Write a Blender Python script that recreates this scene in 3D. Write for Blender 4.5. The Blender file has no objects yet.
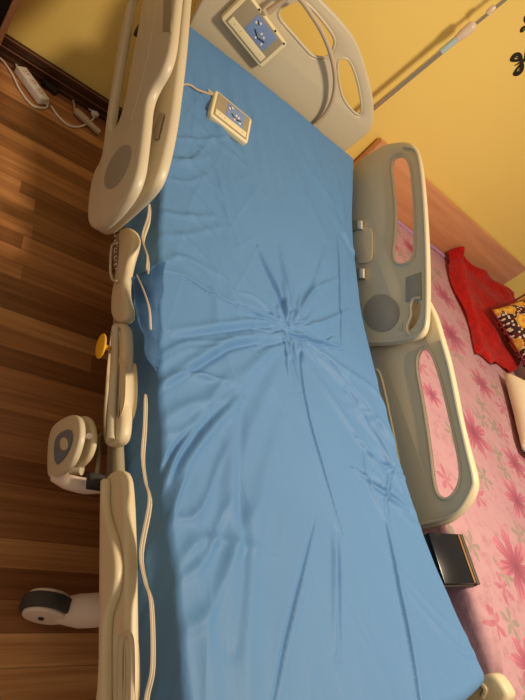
import bpy, bmesh, math, random
import numpy as np
from mathutils import Vector, Matrix, Euler

# ------------------------------------------------------------ camera, world, light
SC = bpy.context.scene
COL = SC.collection
CAM = Vector((-0.96187, -1.01764, 1.24783))
EUL = Euler((0.755464, -0.711279, -0.177044), 'XYZ')
FPX = 528.59
cd = bpy.data.cameras.new('camera'); cam = bpy.data.objects.new('camera', cd); COL.objects.link(cam)
cam.location = CAM; cam.rotation_euler = EUL
cd.sensor_fit = 'VERTICAL'; cd.sensor_height = 36.0; cd.lens = FPX / 700 * 36.0
cd.clip_start = 0.02; cd.clip_end = 50
SC.camera = cam
SC.view_settings.view_transform = 'Standard'; SC.view_settings.look = 'None'
SC.view_settings.gamma = 1; SC.view_settings.use_curve_mapping = False
SC.view_settings.exposure = 0.0
W = bpy.data.worlds.new('world'); SC.world = W; W.use_nodes = True
W.node_tree.nodes['Background'].inputs[0].default_value = (1.0, 0.80, 0.58, 1)
W.node_tree.nodes['Background'].inputs[1].default_value = 0.36
ld = bpy.data.lights.new('ceiling_lamp_light', 'AREA'); ld.shape = 'DISK'; ld.size = 0.38
ld.energy = 58; ld.color = (1.0, 0.80, 0.56)
lo = bpy.data.objects.new('ceiling_lamp_light', ld); COL.objects.link(lo); lo.location = (0.50, -0.60, 2.45)

# ------------------------------------------------------------ helpers
RM = EUL.to_matrix()
def at(px, py, ax, v):
    """world point seen at a pixel of the photograph on the plane ax = v"""
    d = RM @ Vector(((px - 262.5) / FPX, -(py - 350) / FPX, -1)); i = 'xyz'.index(ax)
    return CAM + d * ((v - CAM[i]) / d[i])

def srgb(r, g, b):
    f = lambda c: (c / 12.92 if c <= 0.04045 else ((c + 0.055) / 1.055) ** 2.4)
    return (f(r / 255), f(g / 255), f(b / 255), 1)

class NT:
    def __init__(s, name):
        s.m = bpy.data.materials.new(name); s.m.use_nodes = True; s.t = s.m.node_tree
        s.b = s.t.nodes['Principled BSDF']
    def n(s, kind, **kw):
        x = s.t.nodes.new(kind)
        for k, v in kw.items():
            if k.startswith('i_'):
                key = k[2:]; key = int(key) if key.isdigit() else key
                s.set(x.inputs[key], v)
            else: setattr(x, k, v)
        return x
    def set(s, inp, v):
        if isinstance(v, bpy.types.NodeSocket): s.t.links.new(v, inp)
        else: inp.default_value = v
    def math(s, op, a, b=0.0, c=0.0):
        x = s.t.nodes.new('ShaderNodeMath'); x.operation = op
        s.set(x.inputs[0], a); s.set(x.inputs[1], b); s.set(x.inputs[2], c); return x.outputs[0]
    def mix(s, f, a, b):
        x = s.t.nodes.new('ShaderNodeMix'); x.data_type = 'RGBA'
        s.set(x.inputs[0], f); s.set(x.inputs[6], a); s.set(x.inputs[7], b); return x.outputs[2]
    def noise(s, vec, scale, detail=3, rough=0.5):
        x = s.n('ShaderNodeTexNoise'); s.set(x.inputs['Vector'], vec)
        x.inputs['Scale'].default_value = scale; x.inputs['Detail'].default_value = detail
        x.inputs['Roughness'].default_value = rough; return x.outputs[0]
    def ramp(s, f, stops):
        x = s.n('ShaderNodeValToRGB'); s.set(x.inputs[0], f); e = x.color_ramp.elements
        while len(e) < len(stops): e.new(0.5)
        for q, (p, c) in zip(e, stops): q.position = p; q.color = c
        return x.outputs[0]
    def pos(s):
        return s.n('ShaderNodeNewGeometry').outputs['Position']
    def obj(s):
        return s.n('ShaderNodeTexCoord').outputs['Object']
    def scaled(s, vec, sc, rot=(0, 0, 0)):
        x = s.n('ShaderNodeMapping'); s.set(x.inputs[0], vec)
        x.inputs['Scale'].default_value = sc; x.inputs['Rotation'].default_value = rot; return x.outputs[0]
    def bump(s, h, strength=0.3, dist=0.01):
        x = s.n('ShaderNodeBump'); s.set(x.inputs['Height'], h)
        x.inputs['Strength'].default_value = strength; x.inputs['Distance'].default_value = dist
        s.t.links.new(x.outputs[0], s.b.inputs['Normal'])

def simple(name, col, rough=0.5, metal=0.0, var=0.06, nscale=30, bump=0.0, bscale=200):
    t = NT(name); o = t.obj()
    f = t.noise(o, nscale, 4)
    a = tuple(c * (1 - var) for c in col[:3]) + (1,); b = tuple(min(1, c * (1 + var)) for c in col[:3]) + (1,)
    t.set(t.b.inputs['Base Color'], t.mix(f, a, b))
    t.b.inputs['Roughness'].default_value = rough; t.b.inputs['Metallic'].default_value = metal
    if bump: t.bump(t.noise(o, bscale, 3), bump, 0.001)
    return t.m

M = {}
M['plastic'] = simple('cream_plastic', srgb(218, 203, 170), 0.42, var=0.03, bump=0.15, bscale=500)
M['plastic2'] = simple('warm_cream_plastic', srgb(206, 194, 168), 0.4, var=0.03)
M['pinkplastic'] = simple('off_white_moulded_plastic', srgb(228, 208, 194), 0.4, var=0.03)
M['greypad'] = simple('grey_textured_pad', srgb(158, 150, 136), 0.6, var=0.1, nscale=300, bump=0.4, bscale=700)
M['greylabel'] = simple('grey_beige_label', srgb(160, 148, 122), 0.5, var=0.03)
M['dark'] = simple('black_rubber', srgb(38, 35, 32), 0.6)
M['tyre'] = simple('dark_grey_tyre', srgb(62, 58, 54), 0.65)
M['steel'] = simple('painted_steel', srgb(150, 140, 120), 0.35, 0.3)
M['chrome'] = simple('polished_steel', srgb(205, 195, 180), 0.16, 1.0, var=0.02)
M['white'] = simple('white_plastic', srgb(236, 230, 220), 0.4, var=0.02)
M['yellow'] = simple('yellow_plastic', srgb(240, 180, 30), 0.4)
M['bluelabel'] = simple('blue_printed_label', srgb(122, 148, 196), 0.45, var=0.08, nscale=200)
M['strip'] = simple('cream_button_strip', srgb(236, 222, 180), 0.45, var=0.02)
M['ink'] = simple('dark_print', srgb(28, 30, 45), 0.6)
M['insetblue'] = simple('blue_grey_inset', srgb(104, 116, 130), 0.5)
M['cord'] = simple('beige_cord', srgb(200, 176, 148), 0.5)
M['clear'] = simple('cloudy_clear_plastic', srgb(225, 205, 185), 0.3)
M['tape'] = simple('zipper_tape', srgb(222, 205, 180), 0.6, var=0.08, nscale=400)
M['label_strip'] = simple('pale_print_label', srgb(175, 200, 205), 0.5, var=0.2, nscale=150)
M['sticker'] = simple('black_wall_sticker', srgb(22, 16, 14), 0.6)
M['blackbox'] = simple('black_lacquer', srgb(16, 18, 24), 0.25)
M['brownedge'] = simple('bronze_edge', srgb(150, 105, 55), 0.4)
M['olive'] = simple('dark_olive_edge', srgb(72, 66, 48), 0.5)
M['lilac'] = simple('lilac_trim_cloth', srgb(182, 138, 178), 0.8, var=0.2, nscale=60)

def mat_cover():
    t = NT('blue_coated_fabric'); p = t.obj()
    f = t.noise(p, 4, 4)
    t.set(t.b.inputs['Base Color'], t.mix(f, srgb(88, 132, 184), srgb(94, 140, 192)))
    t.b.inputs['Roughness'].default_value = 0.55
    t.b.inputs['Specular IOR Level'].default_value = 0.25
    n1 = t.noise(t.scaled(p, (9, 3, 6), (0, 0, 0.6)), 1.0, 6, 0.6)
    n2 = t.noise(p, 700, 2)
    h = t.math('ADD', t.math('MULTIPLY', n1, 1.0), t.math('MULTIPLY', n2, 0.02))
    t.bump(h, 0.35, 0.012)
    return t.m
M['cover'] = mat_cover()

def mat_wall():
    t = NT('yellow_painted_plaster'); p = t.pos()
    f = t.noise(p, 3, 4)
    t.set(t.b.inputs['Base Color'], t.mix(f, srgb(242, 212, 116), srgb(246, 218, 124)))
    t.b.inputs['Roughness'].default_value = 0.75
    t.bump(t.noise(p, 140, 3), 0.15, 0.002)
    return t.m
M['wall'] = mat_wall()

def mat_floor():
    t = NT('walnut_strip_laminate'); p = t.pos()
    def strips(w, ln, seed):
        y = t.math('DIVIDE', t.n('ShaderNodeSeparateXYZ', i_0=p).outputs[1], w)
        row = t.math('FLOOR', y)
        x = t.n('ShaderNodeSeparateXYZ', i_0=p).outputs[0]
        rr = t.n('ShaderNodeTexWhiteNoise', noise_dimensions='1D'); t.set(rr.inputs['W'], t.math('ADD', row, seed))
        xs = t.math('ADD', t.math('DIVIDE', x, ln), t.math('MULTIPLY', rr.outputs[0], 7.3))
        cell = t.math('FLOOR', xs)
        c = t.n('ShaderNodeTexWhiteNoise', noise_dimensions='2D')
        cv = t.n('ShaderNodeCombineXYZ', i_0=cell, i_1=t.math('ADD', row, seed)); t.set(c.inputs['Vector'], cv.outputs[0])
        return c.outputs[0], t.math('FRACT', y), t.math('FRACT', xs)
    a, fy, fx = strips(0.064, 0.85, 3.0)
    grain = t.noise(t.scaled(p, (2.2, 60, 1)), 1.0, 7, 0.68)
    grain2 = t.noise(t.scaled(p, (1.2, 14, 1)), 1.0, 3, 0.5)
    g = t.math('ADD', t.math('MULTIPLY', a, 0.42), t.math('ADD', t.math('MULTIPLY', grain, 0.66), t.math('MULTIPLY', grain2, 0.30)))
    col = t.ramp(t.math('MULTIPLY', g, 0.76), [(0.20, srgb(84, 48, 26)), (0.42, srgb(136, 86, 50)), (0.60, srgb(178, 120, 74)), (0.80, srgb(224, 170, 112))])
    seam = t.math('LESS_THAN', fy, 0.025)
    col = t.mix(t.math('MULTIPLY', seam, 0.45), col, srgb(40, 22, 12))
    t.set(t.b.inputs['Base Color'], col); t.b.inputs['Roughness'].default_value = 0.36
    t.bump(grain, 0.08, 0.002)
    return t.m
M['floor'] = mat_floor()

def mat_wood(name, c1, c2, rot=0.0, ax=(1.5, 8, 22), rough=0.45):
    t = NT(name); p = t.scaled(t.pos(), ax, (0, rot, 0))
    g = t.noise(p, 1.0, 6, 0.6)
    t.set(t.b.inputs['Base Color'], t.ramp(g, [(0.3, c1), (0.7, c2)])); t.b.inputs['Roughness'].default_value = rough
    return t.m
M['beech'] = mat_wood('orange_beech_laminate', srgb(190, 128, 88), srgb(218, 156, 110), 0.35)
M['cabinet'] = mat_wood('pinkish_beech_laminate', srgb(196, 142, 100), srgb(214, 160, 116))
M['skirting'] = mat_wood('dark_brown_skirting', srgb(62, 36, 22), srgb(88, 54, 34), rough=0.2)

def mat_sheet():
    t = NT('pink_floral_bedsheet'); p = t.pos()
    wob = t.noise(p, 9, 3)
    base = t.mix(t.noise(p, 5, 4), srgb(176, 132, 146), srgb(194, 154, 162))
    # irregular mauve mottling of the print
    mot = t.ramp(t.noise(p, 28, 5, 0.7), [(0.5, (0, 0, 0, 1)), (0.75, (1, 1, 1, 1))])
    base = t.mix(t.math('MULTIPLY', mot, 0.6), base, srgb(150, 92, 116))
    sep = t.n('ShaderNodeSeparateXYZ', i_0=p); X, Y = sep.outputs[0], sep.outputs[1]
    nz = t.noise(p, 40, 4, 0.6)
    # leaf sprigs from cells
    v = t.n('ShaderNodeTexVoronoi', voronoi_dimensions='2D', i_Scale=7.5); t.set(v.inputs['Vector'], p)
    lv = t.n('ShaderNodeVectorMath', operation='SUBTRACT', i_0=t.scaled(p, (1, 1, 1)), i_1=v.outputs['Position'])
    ls = t.n('ShaderNodeSeparateXYZ', i_0=lv.outputs[0])
    lr = t.math('SQRT', t.math('ADD', t.math('POWER', t.math('ABSOLUTE', ls.outputs[0]), 2.0), t.math('POWER', t.math('ABSOLUTE', ls.outputs[1]), 2.0)))
    la = t.math('ARCTAN2', ls.outputs[1], ls.outputs[0])
    sel = t.n('ShaderNodeSeparateColor', i_0=v.outputs['Color'])
    lobe = t.math('ABSOLUTE', t.math('COSINE', t.math('ADD', t.math('MULTIPLY', la, 2.5), t.math('MULTIPLY', sel.outputs[0], 6.0))))
    lR = t.math('MULTIPLY', t.math('MULTIPLY', t.math('POWER', lobe, 1.5), 0.052), t.math('ADD', nz, 0.5))
    lm = t.math('MULTIPLY', t.math('LESS_THAN', lr, lR), t.math('GREATER_THAN', sel.outputs[1], 0.35))
    lm = t.math('MULTIPLY', lm, t.math('MULTIPLY', nz, 1.3))
    col = t.mix(lm, base, t.mix(t.math('GREATER_THAN', sel.outputs[2], 0.5), srgb(128, 132, 112), srgb(176, 92, 120)))
    flowers = [(1.25, .46, .135, .3), (1.36, .21, .10, 1.2), (1.04, -.13, .125, 2.0), (1.33, -.21, .09, .5), (1.17, -.40, .10, 1.9),
               (.93, -.66, .13, 1.0), (1.40, .80, .11, .1), (.96, .38, .07, 2.2), (.79, -.03, .06, 1.4), (1.22, 1.08, .08, 0.9),
               (1.75, .55, .12, 1.0), (1.7, -.3, .13, .2), (1.5, -.75, .14, 2.4), (2.1, .0, .12, .7), (1.75, 1.05, .11, .7), (.75, -.95, .09, 2.7), (.66, .8, .1, 1.6), (1.02, .98, .06, .2)]
    for (fx, fy, s, ph) in flowers:
        dx = t.math('SUBTRACT', X, fx); dy = t.math('SUBTRACT', Y, fy)
        r = t.math('SQRT', t.math('ADD', t.math('MULTIPLY', dx, dx), t.math('MULTIPLY', dy, dy)))
        a = t.math('ARCTAN2', dy, dx)
        lobe = t.math('ABSOLUTE', t.math('COSINE', t.math('MULTIPLY_ADD', a, 3.5, ph)))
        R = t.math('MULTIPLY', t.math('MULTIPLY_ADD', t.math('POWER', lobe, 0.8), 0.70 * s, 0.28 * s), t.math('MULTIPLY_ADD', nz, 1.1, 0.45))
        m = t.math('LESS_THAN', r, R)
        q = t.math('DIVIDE', r, s)
        streak = t.math('ABSOLUTE', t.math('SINE', t.math('MULTIPLY_ADD', a, 14.0, ph)))
        shade = t.math('ADD', t.math('MULTIPLY', q, 0.75), t.math('MULTIPLY', t.math('MULTIPLY', streak, wob), 0.55))
        pc = t.ramp(shade, [(0.12, srgb(124, 44, 74)), (0.5, srgb(164, 78, 108)), (0.95, srgb(196, 124, 144))])
        col = t.mix(t.math('MULTIPLY', m, 0.85), col, pc)
    t.set(t.b.inputs['Base Color'], col); t.b.inputs['Roughness'].default_value = 0.85
    t.bump(t.noise(p, 14, 4), 0.25, 0.02)
    return t.m
M['sheet'] = mat_sheet()

def mat_red():
    t = NT('red_plush'); p = t.obj()
    f = t.noise(p, 26, 5, 0.65)
    t.set(t.b.inputs['Base Color'], t.ramp(f, [(0.3, srgb(196, 12, 10)), (0.7, srgb(240, 30, 20))]))
    t.b.inputs['Roughness'].default_value = 0.9
    t.b.inputs['Sheen Weight'].default_value = 0.2
    t.bump(t.noise(p, 60, 4), 0.6, 0.01)
    return t.m
M['red'] = mat_red()

def mat_cushion():
    t = NT('black_rose_print'); p = t.obj()
    v = t.n('ShaderNodeTexVoronoi', voronoi_dimensions='2D', i_Scale=8.5, i_Randomness=0.4); t.set(v.inputs['Vector'], p)
    d = v.outputs['Distance']
    wob = t.noise(p, 60, 4)
    dd = t.math('ADD', d, t.math('MULTIPLY', t.math('SUBTRACT', wob, 0.5), 0.25))
    rose = t.ramp(dd, [(0.0, srgb(190, 110, 30)), (0.22, srgb(232, 186, 70)), (0.34, srgb(196, 130, 44)), (0.44, srgb(226, 190, 90))])
    m = t.math('LESS_THAN', dd, 0.40)
    bg = t.ramp(t.noise(p, 70, 3, 0.6), [(0.45, srgb(34, 10, 14)), (0.6, srgb(96, 20, 30))])
    v2 = t.n('ShaderNodeTexVoronoi', voronoi_dimensions='2D', i_Scale=46); t.set(v2.inputs['Vector'], p)
    bg = t.mix(t.math('LESS_THAN', v2.outputs['Distance'], 0.26), bg, srgb(214, 196, 176))
    t.set(t.b.inputs['Base Color'], t.mix(m, bg, rose)); t.b.inputs['Roughness'].default_value = 0.8
    t.bump(t.noise(p, 90, 3), 0.3, 0.005)
    return t.m
M['cushion'] = mat_cushion()
M['piping'] = simple('dark_red_piping', srgb(110, 12, 18), 0.8)
M['creamcloth'] = simple('cream_ribbed_cloth', srgb(238, 224, 198), 0.85, var=0.05, nscale=50, bump=0.5, bscale=80)
M['green'] = simple('dark_green_print', srgb(50, 80, 44), 0.8)

def tag(o, label=None, cat=None, group=None, kind=None):
    if label: o['label'] = label
    if cat: o['category'] = cat
    if group: o['group'] = group
    if kind: o['kind'] = kind
    return o
def empty(name, loc, rot=(0, 0, 0)):
    o = bpy.data.objects.new(name, None); COL.objects.link(o); o.location = loc; o.rotation_euler = rot
    o.empty_display_size = 0.05; bpy.context.view_layer.update(); return o
def put(name, me, m, parent=None, smooth=True, angle=40):
    """world-space mesh data becomes one object, kept in place under its parent"""
    o = bpy.data.objects.new(name, me); COL.objects.link(o)
    if m is not None:
        me.materials.clear(); me.materials.append(m)
    if smooth:
        for p in me.polygons: p.use_smooth = True
        bmx = bmesh.new(); bmx.from_mesh(me); ca = math.radians(angle)
        for e in bmx.edges:
            if len(e.link_faces) == 2 and e.calc_face_angle(0) > ca: e.smooth = False
        bmx.to_mesh(me); bmx.free()
    # origin at the base centre
    if parent:
        o.parent = parent
        bpy.context.view_layer.update()
        o.matrix_parent_inverse = parent.matrix_world.inverted()
        bpy.context.view_layer.update()
    else:
        co = [v.co for v in me.vertices]
        c = Vector(((min(v.x for v in co) + max(v.x for v in co)) / 2, (min(v.y for v in co) + max(v.y for v in co)) / 2, min(v.z for v in co)))
        me.transform(Matrix.Translation(-c)); o.location = c
        bpy.context.view_layer.update()
    return o
def from_bm(bm):
    me = bpy.data.meshes.new('mesh'); bmesh.ops.recalc_face_normals(bm, faces=bm.faces); bm.to_mesh(me); bm.free(); return me

def box_me(size, mat=Matrix(), bev=0.004, seg=2):
    bm = bmesh.new(); bmesh.ops.create_cube(bm, size=1)
    for v in bm.verts: v.co = Vector((v.co.x * size[0], v.co.y * size[1], v.co.z * size[2]))
    if bev > 0: bmesh.ops.bevel(bm, geom=list(bm.edges), offset=min(bev, min(size) * 0.45), segments=seg, profile=0.5, affect='EDGES')
    bm.transform(mat); return from_bm(bm)
def box2(lo_, hi, bev=0.004, seg=2):
    lo_, hi = Vector(lo_), Vector(hi)
    return box_me(hi - lo_, Matrix.Translation((lo_ + hi) / 2), bev, seg)
def join(*mes):
    bm = bmesh.new()
    for m_ in mes: bm.from_mesh(m_)
    me = bpy.data.meshes.new('mesh'); bm.to_mesh(me); bm.free(); return me

def smooth_pts(pts, n=6, closed=False):
    P = [Vector(p) for p in pts]; out = []; N = len(P)
    rng = range(N if closed else N - 1)
    for i in rng:
        p0 = P[(i - 1) % N] if closed or i > 0 else P[0] * 2 - P[1]
        p1, p2 = P[i], P[(i + 1) % N]
        p3 = P[(i + 2) % N] if closed or i + 2 < N else P[-1] * 2 - P[-2]
        for k in range(n):
            u = k / n
            out.append(0.5 * ((2 * p1) + (-p0 + p2) * u + (2 * p0 - 5 * p1 + 4 * p2 - p3) * u * u + (-p0 + 3 * p1 - 3 * p2 + p3) * u ** 3))
    if not closed: out.append(P[-1])
    return out
def tube(pts, r, seg=12, smooth=6, closed=False, radii=None):
    P = smooth_pts(pts, smooth, closed) if smooth else [Vector(p) for p in pts]
    N = len(P); bm = bmesh.new(); rings = []; up = None
    for i, p in enumerate(P):
        if closed: t = P[(i + 1) % N] - P[i - 1]
        else: t = P[min(i + 1, N - 1)] - P[max(i - 1, 0)]
        if t.length < 1e-9: t = Vector((0, 0, 1))
        t.normalize()
        if up is None:
            up = Vector((0, 0, 1)) if abs(t.z) < 0.9 else Vector((1, 0, 0))
        a = up - t * up.dot(t); a.normalize(); up = a; b = t.cross(a)
        rr = r
        if radii:
            f = i / (N - 1) * (len(radii) - 1); k = min(int(f), len(radii) - 2); rr = radii[k] + (radii[k + 1] - radii[k]) * (f - k)
        rings.append([bm.verts.new(p + (a * math.cos(2 * math.pi * j / seg) + b * math.sin(2 * math.pi * j / seg)) * rr) for j in range(seg)])
    for i in range(N if closed else N - 1):
        A, B = rings[i], rings[(i + 1) % N]
        for j in range(seg): bm.faces.new((A[j], A[(j + 1) % seg], B[(j + 1) % seg], B[j]))
    if not closed: bm.faces.new(rings[0][::-1]); bm.faces.new(rings[-1])
    return from_bm(bm)
def ribbon(pts, w, t, wdir, smooth=5):
    """flat strip along pts, width along wdir"""
    P = smooth_pts(pts, smooth); N = len(P); bm = bmesh.new(); rings = []; wd = Vector(wdir).normalized()
    for i, p in enumerate(P):
        tt = (P[min(i + 1, N - 1)] - P[max(i - 1, 0)]).normalized(); nn = tt.cross(wd).normalized()
        ww = w * (1 if 0 < i < N - 1 else 0.6)
        rings.append([bm.verts.new(p + wd * (sx * ww / 2) + nn * (sy * t / 2)) for sx, sy in ((-1, -1), (1, -1), (1, 1), (-1, 1))])
    for i in range(N - 1):
        for j in range(4): bm.faces.new((rings[i][j], rings[i][(j + 1) % 4], rings[i + 1][(j + 1) % 4], rings[i + 1][j]))
    bm.faces.new(rings[0][::-1]); bm.faces.new(rings[-1])
    return from_bm(bm)

def chaikin(P, n=2):
    for _ in range(n):
        Q = []
        for i in range(len(P)):
            a, b = P[i], P[(i + 1) % len(P)]
            Q += [(a[0] * .75 + b[0] * .25, a[1] * .75 + b[1] * .25), (a[0] * .25 + b[0] * .75, a[1] * .25 + b[1] * .75)]
        P = Q
    return P
PLANES = {'x': Matrix(((0, 0, 1, 0), (1, 0, 0, 0), (0, 1, 0, 0), (0, 0, 0, 1))),
          'y': Matrix(((1, 0, 0, 0), (0, 0, -1, 0), (0, 1, 0, 0), (0, 0, 0, 1)))}
def panel_local(outer, holes, th, bev, ck=2):
    cu = bpy.data.curves.new('c', 'CURVE'); cu.dimensions = '2D'; cu.fill_mode = 'BOTH'
    cu.extrude = th / 2 - bev; cu.bevel_depth = bev; cu.bevel_resolution = 2; cu.offset = -bev
    for P in [outer] + list(holes):
        P = chaikin(P, ck); s = cu.splines.new('POLY'); s.points.add(len(P) - 1)
        for q, (a, b) in zip(s.points, P): q.co = (a, b, 0, 1)
        s.use_cyclic_u = True
    o = bpy.data.objects.new('c', cu); COL.objects.link(o)
    dg = bpy.context.evaluated_depsgraph_get(); me = bpy.data.meshes.new_from_object(o.evaluated_get(dg))
    bpy.data.objects.remove(o); bpy.data.curves.remove(cu)
    bm = bmesh.new(); bm.from_mesh(me); bmesh.ops.remove_doubles(bm, verts=bm.verts, dist=0.0002); 
    me2 = from_bm(bm); return me2
def uv2(ax, v, P):
    out = []
    for q in P:
        if q[0] == 'w': out.append((q[1], q[2]))
        else:
            w = at(q[0], q[1], ax, v); out.append((w.y, w.z) if ax == 'x' else (w.x, w.z))
    return out
def panel(ax, v, outer, holes=(), th=0.03, bev=0.008, ck=2, vin=None):
    """rounded plate in the plane ax = v; list entries are traced points or ('w', a, b) in metres"""
    vv = v if vin is None else vin
    me = panel_local(uv2(ax, vv, outer), [uv2(ax, vv, h) for h in holes], th, bev, ck)
    me.transform(Matrix.Translation(((v, 0, 0) if ax == 'x' else (0, v, 0))) @ PLANES[ax]); return me
def rim(ax, v, P, r, off, closed=True, ck=2):
    Q = uv2(ax, v, P)
    if closed: Q = chaikin(Q, ck)
    pts = [Vector((v + off, a, b)) if ax == 'x' else Vector((a, v + off, b)) for a, b in Q]
    return tube(pts, r, 8, 0 if closed else 5, closed)

# ------------------------------------------------------------ setting
YW = 1.34
put('floor', box2((-2.6, -2.6, -0.05), (3.6, YW + 0.1, 0), 0), M['floor'], smooth=False)['kind'] = 'structure'
put('wall_back', box2((-2.6, YW, 0), (3.6, YW + 0.1, 2.6), 0), M['wall'], smooth=False)['kind'] = 'structure'
bb = join(box2((-2.6, YW - 0.016, 0), (3.6, YW, 0.090), 0.003), box2((-2.6, YW - 0.026, 0), (3.6, YW - 0.014, 0.022), 0.005),
          box2((-2.6, YW - 0.022, 0.070), (3.6, YW - 0.014, 0.086), 0.003), box2((-2.6, YW - 0.021, 0.036), (3.6, YW - 0.014, 0.046), 0.003))
put('baseboard_back', bb, M['skirting'])['kind'] = 'structure'
M['ridge_glint'] = simple('painted_ridge_highlight', srgb(150, 104, 84), 0.18, 0.35)  # lighter brown for thin strips that paint highlights along the skirting ridges
put('ridge_highlight_1', tube([(-2.6, YW - .021, .086), (3.6, YW - .021, .086)], .0032, 8, 0), M['ridge_glint'])['kind'] = 'structure'
put('ridge_highlight_2', tube([(-2.6, YW - .023, .046), (3.6, YW - .023, .046)], .0030, 8, 0), M['ridge_glint'])['kind'] = 'structure'

# ------------------------------------------------------------ mattress surface
YS = [-1.3, -.97, -.85, -.65, -.45, -.2, .05, .23, .4, .61, .8, .975, 1.2]
ZS = [.50, .487, .468, .442, .437, .445, .46, .472, .508, .55, .612, .675, .74]
def prof(y): return np.interp(y, YS, ZS)
kern = np.linspace(-0.1, 0.1, 21)
def profs(y): return np.mean([prof(y + k) for k in kern], axis=0)
def mt(px, py, dz=0.0):
    d = RM @ Vector(((px - 262.5) / FPX, -(py - 350) / FPX, -1)); t = 0.5
    for _ in range(3000):
        q = CAM + d * t
        if q.z < float(profs(np.array([q.y]))[0]) + dz: return q
        t += 0.001
    return q
random.seed(7); rs = np.random.RandomState(11)
HALF, YH0, YH1 = 0.44, -0.975, 0.975
creases = []   # (points, width, height)
def cr(pts, w, h, mode=0): creases.append(([tuple(mt(*p))[:2] for p in pts], w, h, mode))
N0 = (290, 328)
cr([(161, 272), (185, 280), (205, 293), (238, 309), (262, 318)], .0035, .0055, 2)
cr([(238, 309), (278, 320), (290, 328)], .009, .005, 1)
cr([(336, 238), (338, 270), (339, 310), (340, 347)], .0035, .005, 2)
cr([(340, 347), (318, 341), (300, 335), (288, 330)], .006, .006, 1)
cr([(282, 332), (284, 350), (287, 374)], .0035, .005, 2)
cr([(300, 350), (303, 400), (317, 457), (340, 531)], .0035, .005, 2)
cr([(290, 322), (284, 300), (272, 278), (258, 250)], .010, .006, 1)
cr([(300, 322), (292, 300), (284, 272), (280, 250)], .012, .006)
cr([(280, 322), (250, 322), (216, 326), (173, 331)], .012, .005, 1)
cr([(284, 334), (250, 338), (227, 342), (195, 360), (152, 385)], .013, .007, 1)
cr([(285, 340), (260, 360), (235, 395), (200, 440), (165, 480)], .018, .0045)
cr([(288, 345), (270, 385), (250, 430), (225, 500)], .022, .004)
cr([(283, 342), (240, 375), (200, 400), (160, 425)], .016, .0035)
cr([(296, 340), (323, 363), (352, 395), (370, 417), (392, 462)], .014, .007, 1)
cr([(300, 336), (335, 365), (372, 390), (385, 410)], .016, .006)
cr([(300, 350), (330, 400), (365, 450), (400, 505)], .018, .006)
cr([(345, 395), (375, 440), (402, 490)], .012, .006, 1)
cr([(355, 440), (375, 462), (404, 478)], .008, .006, 1)
cr([(352, 470), (380, 492), (408, 512)], .008, .007, 1)
cr([(362, 452), (366, 480), (384, 520)], .008, .005)
cr([(390, 470), (384, 490), (386, 516)], .007, .005, 1)
cr([(384, 522), (388, 545), (396, 590), (405, 640), (411, 699)], .0045, .007, 2)
cr([(311, 523), (297, 570), (278, 630), (260, 690)], .005, .004, 2)
cr([(331, 530), (331, 560), (328, 629)], .009, .005, 1)
cr([(280, 420), (262, 480), (250, 540), (243, 620), (240, 700)], .022, .004)
cr([(233, 405), (228, 470), (232, 540), (222, 610)], .018, .004, 1)
cr([(200, 470), (190, 540), (200, 620), (205, 700)], .022, .003)
cr([(166, 500), (178, 470), (200, 440), (240, 400)], .012, .006, 1)
cr([(160, 485), (172, 455), (192, 432)], .008, .006, 1)
cr([(163, 520), (172, 490), (184, 470)], .007, .005)
cr([(300, 318), (305, 300), (318, 288), (338, 280)], .011, .005)
cr([(306, 326), (325, 322), (350, 310)], .010, .005)
cr([(296, 315), (312, 290), (325, 250)], .010, .004)
for k in range(17):      # long slack diagonals running down from the head end
    x0 = 196 + k * 9 + rs.uniform(-6, 6); y0 = 40 + k * 6.5 + rs.uniform(-6, 30)
    x1 = x0 + rs.uniform(15, 60); y1 = y0 + rs.uniform(60, 150)
    x1 = min(x1, 346)
    cr([(x0, y0), ((x0 * .6 + x1 * .4) + rs.uniform(-5, 5), y0 * .5 + y1 * .5), (x1, y1)], rs.uniform(.012, .024), rs.uniform(.002, .0045))
for k in range(9):
    y0 = 60 + k * 24; cr([(186 - k * 2, y0), (200 + rs.uniform(0, 15), y0 + 35), (215 + rs.uniform(0, 40), y0 + rs.uniform(60, 90))], rs.uniform(.009, .016), rs.uniform(.003, .006))
c0 = mt(*N0)
for k in range(34):      # fan of small pulls around the gathered middle
    a = 2 * math.pi * k / 34 + rs.uniform(-.1, .1); r0 = rs.uniform(.01, .04); r1 = rs.uniform(.07, .22)
    pts = []
    for j in range(4):
        r = r0 + (r1 - r0) * j / 3; b = a + rs.uniform(-.12, .12)
        pts.append((c0.x + r * math.cos(b), c0.y + r * math.sin(b)))
    creases.append((pts, rs.uniform(.005, .010), rs.uniform(.0015, .004), k % 2))
for k in range(26):      # gathers at both long edges
    y = rs.uniform(-.95, .5); sx = -1 if k % 3 else 1
    creases.append(([(sx * .44, y), (sx * (.36), y + rs.uniform(.02, .08)), (sx * rs.uniform(.2, .3), y + rs.uniform(.02, .22))], rs.uniform(.008, .014), rs.uniform(.002, .0045), 0))

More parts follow.
